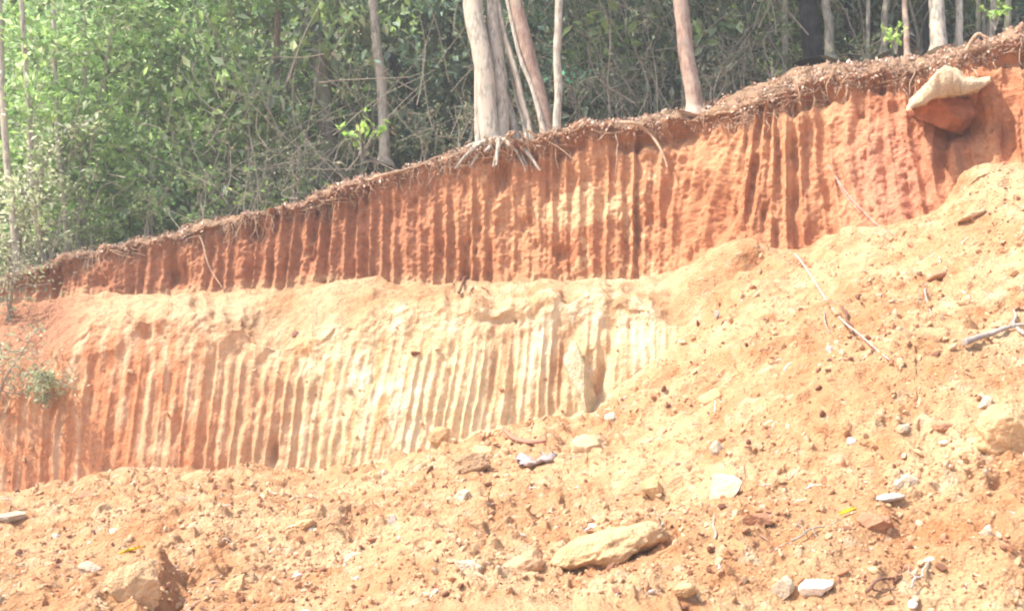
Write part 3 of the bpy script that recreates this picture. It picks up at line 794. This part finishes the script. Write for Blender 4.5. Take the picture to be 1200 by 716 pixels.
def root_thing(name, label, pts, r, mat='root', cat='root', group=None, off=.05, wob=.012, taper=.35, side=()):
    W_ = []
    for (a, b) in pts:
        p, nn_ = surf(a, b); q = at(a, b, p[1]); W_.append(q + np.array([0, -off, off * .3]))
    p = smooth_path(W_, 18, wob)
    mb = MB(); tube(mb, p, np.linspace(r, r * taper, 18), 8, bark=.1)
    base = p[0].copy()
    o = mb.build(name, M[mat], origin=base); o.location = base.tolist()
    tag(o, label, cat, group)
    for sp in side:
        W_ = []
        for (a, b) in sp:
            pp, _ = surf(a, b); W_.append(at(a, b, pp[1]) + np.array([0, -off, off * .3]))
        mb = MB(); tube(mb, smooth_path(W_, 12, wob), np.linspace(r * .6, r * .25, 12), 6, bark=.1)
        mb.build('twig', M[mat], o, origin=base)
    return o
R_ = 'roots hanging from the rim'
root_thing('hanging_root', 'thick pale root arching right and down below the rim, left of the tan tree', [(726, 148), (745, 150), (763, 162), (774, 182), (781, 200)], .035, group=R_, off=.10)
root_thing('hanging_root', 'thin straight pale root left of the thick arching one', [(722, 158), (723, 180), (721, 208)], .014, group=R_, off=.08)
root_thing('hanging_root', 'short pale root hanging right below the broad braided tree', [(618, 170), (620, 188), (624, 206)], .02, group=R_, off=.08)
root_thing('hanging_root', 'long thin pale root on the left part of the upper cut', [(236, 280), (243, 300), (250, 322), (262, 340)], .017, group=R_, off=.08)
root_thing('hanging_root', 'fine root crossing the upper cut beside the dark hollow on the left', [(286, 262), (276, 280), (252, 292)], .011, group=R_, off=.07)
root_thing('hanging_root', 'long knotted root lying along the rim left of the broad braided tree', [(430, 214), (470, 201), (505, 190), (552, 180)], .022, group=R_, off=.07, wob=.05)
root_thing('hanging_root', 'stout root lying along the rim right of the slender pale grey tree', [(668, 152), (700, 147), (726, 148)], .024, group=R_, off=.07, wob=.05)
root_thing('hanging_root', 'root lying along the rim right of the tan tree', [(836, 138), (868, 132), (915, 124), (960, 104)], .02, group=R_, off=.06, wob=.05)
root_thing('hanging_root', 'thin curved root beside the right side of the broad braided tree', [(700, 168), (712, 160), (730, 158)], .015, group=R_, off=.09)
root_thing('hanging_root', 'pale thread of root on the right part of the upper cut', [(968, 196), (985, 225), (1004, 252)], .012, group=R_, off=.07)
root_thing('hanging_root', 'arched root loop on the rim above the overhanging clay slab', [(1128, 66), (1140, 46), (1152, 50), (1156, 66)], .028, group=R_, off=.10)
root_thing('hanging_root', 'forked brown root sticking out of the bench in the middle of the cut', [(538, 346), (546, 326), (556, 334), (572, 344)], .022, 'brownwood', group=R_, off=.09, side=[[(546, 328), (538, 330), (530, 342)], [(556, 334), (552, 345), (548, 350)]])

# ------------------------------------------------------------------ stones and clods
def ico(sub):
    t = (1 + 5 ** .5) / 2
    V = [(-1,t,0),(1,t,0),(-1,-t,0),(1,-t,0),(0,-1,t),(0,1,t),(0,-1,-t),(0,1,-t),(t,0,-1),(t,0,1),(-t,0,-1),(-t,0,1)]
    V = [np.array(v) / np.linalg.norm(v) for v in V]
    Fc = [(0,11,5),(0,5,1),(0,1,7),(0,7,10),(0,10,11),(1,5,9),(5,11,4),(11,10,2),(10,7,6),(7,1,8),(3,9,4),(3,4,2),(3,2,6),(3,6,8),(3,8,9),(4,9,5),(2,4,11),(6,2,10),(8,6,7),(9,8,1)]
    for _ in range(sub):
        cache = {}; NF = []
        def mid(a, b):
            k = (min(a, b), max(a, b))
            if k not in cache:
                m = V[a] + V[b]; V.append(m / np.linalg.norm(m)); cache[k] = len(V) - 1
            return cache[k]
        for a, b, c in Fc:
            x_, y_, z_ = mid(a, b), mid(b, c), mid(c, a)
            NF += [(a, x_, z_), (b, y_, x_), (c, z_, y_), (x_, y_, z_)]
        Fc = NF
    return np.array(V), np.array(Fc)
ICO = {k: ico(k) for k in (0, 1, 2, 4)}

def stone_verts(sub, cuts=7, rough=.06):
    V, Fc = ICO[sub]; V = V.copy()
    sd = int(rng.integers(0, 9999))
    V = V * (1 + .28 * noise(V + 7.7, .9, sd)[:, None])
    for _ in range(cuts):
        d = nrm(rng.normal(0, 1, 3)); k = rng.uniform(.45, .8)
        e = V @ d - k; V = V - np.where(e > 0, e * .92, 0)[:, None] * d
    if sub > 1: V = V + nrm(V) * (rough * 1.3 * noise(V + 3.1, .45, sd + 1, 4) + .05 * noise(V + 5, .12, sd + 2, 2))[:, None]
    return V, Fc

def stone(name, label, cat, x, y, w, h, colr, tilt=0, depth=.8, group=None, sink=.25, var=.22, cuts=8):
    p, nn_ = surf(x, y + h * .2)
    f = p[1] * CP + (p[2] - CAMZ) * SP; k = f / FPX
    V, Fc = stone_verts(4, cuts)
    V = V * [w * k * .56, w * k * .5 * depth, h * k * .58]
    a = math.radians(tilt); ca, sa = math.cos(a), math.sin(a)
    V = V @ np.array([[ca, 0, sa], [0, 1, 0], [-sa, 0, ca]])
    c = np.array(colr)[None] * (1 + var * noise(V, .12, int(rng.integers(99)), 3)[:, None])
    me = make_mesh(name, V, [Fc], np.clip(c, 0, .92))
    o = link(name, me, M['spoil'] if w > 50 or cat == 'slab' else M['rock'])
    pos = at(x, y, p[1]); o.location = (pos * .35 + p * .65 + np.array([0, -.02, 0]) + nn_ * (h * k * (.12 - sink) * .5)).tolist()
    return tag(o, label, cat, group)
PALE = (.56, .36, .19); WHITE = (.52, .42, .31); ORG = (.50, .31, .18); RED = (.42, .22, .13); GREY = (.42, .37, .33); PINK = (.6, .45, .4)
ST = 'stones and clods on the loose soil'
for a in [
    ('boulder', 'big flat cream boulder half buried low in the centre of the loose soil', 'boulder', 703, 636, 126, 46, (.74, .48, .26), 20, .9),
    ('boulder', 'cream boulder cut by the right edge of the picture', 'boulder', 1186, 502, 78, 62, (.74, .48, .26), 5, .9),
    ('clod', 'orange clod touching the lower left end of the big flat cream boulder', 'clod', 616, 656, 48, 34, ORG, 15, .8),
    ('boulder', 'large pale clod tilted upright at the bottom left below the yellow leaf', 'clod', 160, 682, 58, 62, (.72, .47, .26), 35, .8),
    ('stone', 'smooth white stone in the bottom left corner left of the yellow leaf', 'stone', 107, 665, 26, 17, WHITE, 0, .9),
    ('stone', 'pale blocky stone right of the centre above the big flat boulder', 'stone', 848, 574, 44, 46, (.60, .43, .28), -5, .8),
    ('stone', 'upright cream stone above the right end of the big flat boulder', 'stone', 767, 568, 26, 28, PALE, 10, .8),
    ('stone', 'white stone with a dark shadow beside it high in the centre right soil', 'stone', 837, 522, 17, 20, WHITE, 20, .9),
    ('stone', 'large white stone of the white pair on the right above the yellow leaf', 'stone', 1060, 560, 26, 20, WHITE, 20, .8),
    ('stone', 'flat grey white chip at the lower left of the white pair on the right', 'stone', 1043, 580, 30, 9, GREY, 5, .8),
    ('stone', 'white stone at the bottom right, left one of two side by side', 'stone', 916, 687, 28, 24, WHITE, 25, .8),
    ('stone', 'white stone at the bottom right, right one of two side by side', 'stone', 955, 683, 34, 22, (.88, .78, .66), 15, .8),
    ('stone', 'flat white stone at the bottom left of the big flat boulder', 'stone', 548, 662, 36, 15, WHITE, 0, .8),
    ('stone', 'cream stone with an orange underside below the orange ridge clod', 'stone', 545, 578, 24, 20, WHITE, 20, .8),
    ('clod', 'long orange ridge clod below the foot of the lower cut', 'clod', 552, 540, 52, 26, ORG, 25, .8),
    ('clod', 'rounded pale clod on the soil at the foot of the left grooves', 'clod', 234, 560, 36, 22, PALE, -5, .8),
    ('clod', 'cream clod tilted on the soil in the lower left between the yellow leaf and centre', 'clod', 276, 686, 34, 26, PALE, 30, .8),
    ('clod', 'reddish clod below the white pair right of the yellow leaf', 'clod', 1031, 608, 42, 26, RED, 15, .8),
    ('clod', 'brown red clod high on the slope near the right edge', 'clod', 1096, 322, 30, 12, RED, 15, .8),
    ('clod', 'reddish clod pair member at the left edge on the spoil', 'clod', 98, 582, 26, 18, RED, 15, .8),
    ('stone', 'white flat stone at the far left edge on the spoil', 'stone', 12, 604, 34, 13, WHITE, 10, .8),
    ('stone', 'small bluish white stone in the lower left half of the soil', 'stone', 461, 608, 12, 17, GREY, 10, .8),
    ('stone', 'small white stone in the bottom centre left', 'stone', 411, 652, 22, 12, WHITE, 15, .8),
    ('stone', 'pale pebble below the wide bench at the right foot of the lower cut', 'stone', 716, 488, 16, 14, WHITE, 10, .8),
    ('clod', 'broad cream clod left of the brown bark piece', 'clod', 520, 508, 30, 22, PALE, 10, .8),
    ('clod', 'broad pale clod right of the brown bark piece', 'clod', 692, 520, 46, 32, (.56, .40, .24), 10, .8),
    ('clod', 'pale clod with rounded top in the middle right of the soil', 'clod', 835, 462, 30, 20, PALE, 20, .8),
    ('stone', 'white stone on the slope below the forked white branch', 'stone', 1155, 470, 22, 14, WHITE, 25, .8),
    ('stone', 'small white stone on the slope left of the long thin branch', 'stone', 972, 408, 10, 12, GREY, 10, .8),
    ('stone', 'small grey stone beside the bright soil at the top of the heap', 'stone', 842, 368, 12, 9, GREY, 20, .8),
    ('clod', 'orange clod on the heap crest against the right end of the upper cut', 'clod', 1140, 252, 30, 14, ORG, 25, .8),
    ('stone', 'small white stone on the slope above the right pale pebbles', 'stone', 1058, 500, 16, 12, WHITE, 10, .8),
    ('stone', 'angular grey chip on the slope left of the white pair', 'stone', 996, 515, 15, 11, GREY, 30, .8),
    ('clod', 'brown red clod beneath the cream boulder at the right edge', 'clod', 1104, 498, 34, 12, RED, 0, .8),
    ('clod', 'reddish clod in the centre right below the pale blocky stone', 'clod', 886, 606, 34, 18, RED, 15, .8),
    ('clod', 'cream clod at the bottom centre right of the flat boulder', 'clod', 800, 690, 30, 16, PALE, 15, .8),
    ('stone', 'white stone near the bottom right corner', 'stone', 1156, 622, 15, 18, WHITE, -25, .8),
    ('clod', 'cream clod at the bottom left of centre', 'clod', 356, 612, 26, 12, PALE, 15, .8),
    ('stone', 'small dark stone on the bench at the top of the left grooves', 'stone', 347, 391, 11, 8, (.22, .12, .09), 0, .8),
]:
    stone(*a[:10], group=ST, cuts=6 if a[0] == 'boulder' else 8)
# the long pale slab leaning in the lower cut
stone('clay_slab', 'long cream slab of clay leaning in the right part of the lower cut', 'slab', 684, 442, 27, 78, (.70, .58, .38), 14, 1.3, sink=.3)

# loose crumbs: nobody could count them
mb = MB()
n = 24000
ci = rng.integers(40, NC - 40, n); ri = rng.integers(46, i3, n)
keep = (seg[ri] == 1) | (rng.random(n) < .03)
ci, ri = ci[keep], ri[keep]
V0, F0 = ICO[0]; V1, F1 = ICO[1]
protos = [stone_verts(1, 5) for _ in range(14)]
PC = [(.50, .31, .175), (.52, .33, .19), (.46, .26, .14), (.58, .42, .27), (.42, .21, .12), (.55, .37, .22)]
sizes = .008 + .014 * rng.pareto(3.0, len(ci)).clip(0, 2.4)
big = noise(G[ri, ci], .8, 61, 2)
for a, b, sz, bg_ in zip(ri, ci, sizes, big):
    if bg_ < -.1 and rng.random() < .6: continue
    V, Fc = protos[rng.integers(14)]
    M3 = rng.normal(0, 1, (3, 3)); q, _ = np.linalg.qr(M3)
    c = PC[rng.integers(len(PC))]
    if rng.random() < .02: c = (.66, .6, .54)
    if rng.random() < .09: c = (.22, .11, .07)
    mb.add((V * [1.3, .9, .65]) @ q * sz * (G[a, b, 1] / 11 * .7 + .3) + G[a, b] + NN[a, b] * sz * .3, Fc, c)
o = mb.build('gravel', M['rock'], smooth=False); tag(o, 'loose crumbs and small stones strewn over the excavated soil', kind='stuff')
# chips of wood, root and leaf strewn over the heap
mb = MB()
for k in range(420):
    a = rng.integers(60, i1); b = rng.integers(60, NC - 60)
    if noise(G[a, b][None], 1.0, 71, 2)[0] < 0: continue
    th = rng.normal(.6, .8); L = rng.uniform(.03, .16)
    d = np.array([math.cos(th), rng.normal(0, .3), math.sin(th)]); d -= NN[a, b] * (d @ NN[a, b]) * .8
    s = G[a, b] + NN[a, b] * .012
    q = smooth_path([s - d * L / 2, s + NN[a, b] * .01, s + d * L / 2], 5, .006)
    c = [(.8, .76, .72), (.3, .18, .12), (.55, .42, .33)][rng.integers(3)]
    tube(mb, q, np.linspace(.005, .003, 5) * rng.uniform(.6, 1.5), 5, c, cap=False)
o = mb.build('debris', M['rock']); tag(o, 'small splinters of root and twig strewn over the loose soil', kind='stuff')

# ------------------------------------------------------------------ overhanging clay slab at the right of the upper cut
stone('clod', 'dark red lump of soil bulging below the pale overhanging slab at the right', 'clod', 1112, 124, 60, 40, (.50, .20, .11), -10, 1.1, sink=-.6, cuts=3)
stone('clod', 'orange rock at the foot of the lower cut left of the brown bark piece', 'clod', 566, 528, 34, 24, (.60, .38, .20), 15, .9, group=ST)
Dk = float(np.interp(1110, px, DU)) - .42
out_top = [(1062, 126), (1078, 108), (1092, 90), (1106, 76), (1120, 84), (1134, 92), (1147, 92), (1160, 89)]
out_bot = [(1068, 128), (1084, 121), (1096, 115), (1110, 112), (1124, 112), (1136, 109), (1149, 104), (1162, 96)]
nt_, nd_ = 40, 14
tt = np.linspace(0, 7, nt_)
tp = np.stack([np.interp(tt, range(8), [p[k] for p in out_top]) for k in (0, 1)], -1)
bt = np.stack([np.interp(tt, range(8), [p[k] for p in out_bot]) for k in (0, 1)], -1)
ring = []
for s in np.linspace(0, 1, nd_):                 # top surface front to back
    ring.append(at(tp[:, 0], tp[:, 1], Dk - .30 + .75 * s) + np.array([0, 0, -.05 + .05 * np.sin(s * 3)]))
for s in np.linspace(0, 1, nd_):                 # underside back to front
    ring.append(at(bt[:, 0], bt[:, 1], Dk + .45 - .75 * s))
Rg = np.stack(ring, 1)
cen = Rg.mean(1, keepdims=True)
Rg = Rg + nrm(Rg - cen) * (.07 * noise(Rg, .12, 77, 5))[..., None]
idx = np.arange(nt_ * 2 * nd_).reshape(nt_, 2 * nd_)
q = np.stack([idx[:-1], np.roll(idx[:-1], -1, 1), np.roll(idx[1:], -1, 1), idx[1:]], -1).reshape(-1, 4)
mb = MB(); mb.add(Rg.reshape(-1, 3), q, (.74, .55, .36))
caps = [np.array([[idx[0][i], idx[0][i + 1], idx[0][2 * nd_ - 2 - i], idx[0][2 * nd_ - 1 - i]] for i in range(nd_ - 1)]),
        np.array([[idx[-1][i], idx[-1][i + 1], idx[-1][2 * nd_ - 2 - i], idx[-1][2 * nd_ - 1 - i]] for i in range(nd_ - 1)])]
mb.f[4] += caps
o = mb.build('overhanging_slab', M['spoil']); tag(o, 'pale pointed slab of clay overhanging a dark hollow at the right of the upper cut', 'slab')

# ------------------------------------------------------------------ branches, bark, leaves on the loose soil
BRN = 'dead branches on the loose soil'
def branch(label, pts, r, mat='dead', side=(), off=.04, wob=.01, name='dead_branch', cat='branch'):
    return root_thing(name, label, pts, r, mat, cat, BRN, off, wob, .45, side)
branch('long thin bleached branch lying down the slope on the right', [(930, 300), (955, 335), (985, 378), (1012, 402), (1042, 426)], .016,
       side=[[(965, 352), (962, 375), (972, 392)], [(1000, 393), (1020, 398), (1030, 400)]], off=.06)
branch('short brown stick lying across the long thin bleached branch', [(984, 364), (990, 378), (998, 396)], .018, 'brownwood', off=.09, name='stick', cat='stick')
branch('forked white branch at the right edge of the picture', [(1126, 404), (1150, 396), (1175, 387), (1196, 384)], .030, side=[[(1183, 386), (1186, 376), (1184, 366)], [(1186, 386), (1194, 394), (1200, 396)]], off=.07)
branch('pale crooked stick on the slope above the forked white branch', [(1077, 328), (1082, 348), (1090, 372)], .013, name='stick', cat='stick')
branch('thin pale twig standing from the heap crest against the upper cut', [(968, 200), (990, 235), (1018, 262), (1046, 282)], .010, name='stick', cat='stick', off=.12)
branch('splintered dark twigs at the bottom right between the white stones and the corner', [(1012, 694), (1030, 676), (1046, 682), (1062, 664)], .010, 'brownwood',
       side=[[(1030, 678), (1040, 690), (1046, 700)], [(1046, 682), (1054, 672), (1058, 660)], [(1020, 690), (1034, 692), (1050, 690)]], off=.04)
branch('white forked twig above the splintered dark twigs at the bottom right', [(1064, 690), (1074, 674), (1086, 658)], .009, side=[[(1070, 680), (1062, 672), (1058, 662)]], off=.05)
branch('broken grey twigs left of the right yellow leaf', [(926, 634), (944, 622), (962, 616), (984, 610)], .008, 'twig', side=[[(940, 624), (934, 614), (936, 606)], [(950, 620), (956, 632), (960, 640)]], off=.04)
branch('grey twigs at the right end of the big flat boulder', [(760, 618), (778, 602), (800, 592), (816, 584)], .009, 'twig', side=[[(780, 602), (790, 606), (800, 612)], [(770, 610), (764, 602), (766, 594)]], off=.05)
branch('pale upright twig stub right of the centre below the blocky stone', [(836, 630), (834, 616), (835, 604)], .009, off=.05, name='stick', cat='stick')
branch('thin brown stick right of the brown bark piece', [(626, 514), (646, 508), (668, 500)], .011, 'brownwood', off=.04, name='stick', cat='stick')

for k in range(15):
    x0 = 588 + rng.normal(0, 20); x1 = x0 + rng.normal(0, 26) + (x0 - 588) * .8; y0 = float(np.interp(x0, px, U)) - 10
    pts = [(x0, y0), ((x0 + x1) / 2 + rng.normal(0, 5), y0 + rng.uniform(8, 14)), (x1, y0 + rng.uniform(18, 44))]
    W_ = [at(a, b, min(surf(a, b)[0][1], 15.6)) + np.array([0, -.09, .03]) for a, b in pts]
    mb = MB(); r_ = rng.uniform(.008, .024); tube(mb, smooth_path(W_, 16, .025), np.linspace(r_, r_ * .35, 16), 7, bark=.12)
    mb.build('root', M['root'], BROAD, origin=np.array(BROAD.location))
def slab_piece(name, label, cat, pts, wid, colr, thick=.02, mat='rock', lift=.05, group=None):
    W_ = np.array([at(a, b, surf(a, b)[0][1]) + [0, -lift, lift * .4] for a, b in pts])
    p = smooth_path(W_, 14); T = nrm(np.gradient(p, axis=0)); nn_ = surf(*pts[len(pts) // 2])[1]
    sd = nrm(np.cross(T, nn_)); t = np.linspace(0, 1, 14)
    w = wid * np.sin(np.pi * (.12 + .8 * t)) * (1 + .15 * rng.normal(0, 1, 14))
    prof = [(-1, 0), (-.5, 1), (.5, 1), (1, 0), (.4, -.2), (-.4, -.2)]
    V = np.stack([p + sd * (w * a)[:, None] + nn_ * thick * b for a, b in prof], 1)
    if cat == 'scrap': V = V + rng.normal(0, .022, V.shape)
    idx = np.arange(14 * 6).reshape(14, 6)
    q = np.stack([idx[:-1], np.roll(idx[:-1], -1, 1), np.roll(idx[1:], -1, 1), idx[1:]], -1).reshape(-1, 4)
    mb = MB(); mb.add(V.reshape(-1, 3), q, colr)
    mb.f[4].append(np.array([[0, 1, 2, 3], [78, 79, 80, 81]])); mb.f[4].append(np.array([[0, 3, 4, 5], [78, 81, 82, 83]]))
    base = p[0].copy(); o = mb.build(name, M[mat], origin=base); o.location = base.tolist()
    return tag(o, label, cat, group)
slab_piece('bark_piece', 'curved red brown bark piece on the soil below the leaning cream slab', 'bark', [(590, 506), (602, 516), (620, 521), (640, 520)], .045, (.42, .20, .14), .03)
slab_piece('crumpled_sheet', 'crumpled pinkish white scrap below the brown bark piece', 'scrap', [(610, 538), (626, 545), (640, 540), (652, 536)], .12, (.40, .32, .31), .035, lift=.02)
for lab, pts in [('yellow fallen leaf at the bottom left above the upright pale clod', [(142, 652), (155, 648), (168, 644)]),
                 ('yellow fallen leaf at the lower right left of the reddish clod', [(981, 607), (990, 604), (1000, 601)])]:
    W_ = np.array([at(a, b, surf(a, b)[0][1]) + [0, -.05, .03] for a, b in pts])
    p = smooth_path(W_, 9); nn_ = surf(*pts[1])[1]; T = nrm(np.gradient(p, axis=0)); sd = nrm(np.cross(T, nn_))
    w = .032 * np.sin(np.pi * np.linspace(.03, .97, 9)) ** .7
    V = np.stack([p + sd * w[:, None] + nn_ * .012, p - nn_ * .002, p - sd * w[:, None] + nn_ * .012, p - nn_ * .005], 1)
    idx = np.arange(36).reshape(9, 4)
    q = np.stack([idx[:-1], np.roll(idx[:-1], -1, 1), np.roll(idx[1:], -1, 1), idx[1:]], -1).reshape(-1, 4)
    mb = MB(); mb.add(V.reshape(-1, 3), q, (.80, .62, .03)); b0 = p[0].copy()
    o = mb.build('fallen_leaf', M['dryleaf'], origin=b0); o.location = b0.tolist()
    tag(o, lab, 'leaf', 'yellow leaves on the soil')

# ------------------------------------------------------------------ haze box, added to lift the dark tones of the wood
hv = np.array([[x_, y_, z_] for x_ in (-75, 75) for y_ in (-20, 75) for z_ in (-3.5, 48)], float)
hq = np.array([[0, 1, 3, 2], [4, 6, 7, 5], [0, 4, 5, 1], [2, 3, 7, 6], [0, 2, 6, 4], [1, 5, 7, 3]])
hm = bpy.data.materials.new('haze'); hm.use_nodes = True; hm.node_tree.nodes.clear()
ho = hm.node_tree.nodes.new('ShaderNodeOutputMaterial'); hp = hm.node_tree.nodes.new('ShaderNodeVolumePrincipled')
hp.inputs['Color'].default_value = (.93, .95, .96, 1); hp.inputs['Density'].default_value = .004; hp.inputs['Anisotropy'].default_value = .2
hm.node_tree.links.new(hp.outputs[0], ho.inputs['Volume'])
o = link('haze', make_mesh('haze', hv, [hq], smooth=False), hm); o['kind'] = 'stuff'; o['label'] = 'thin pale haze added to lift the dark tones of the wood'
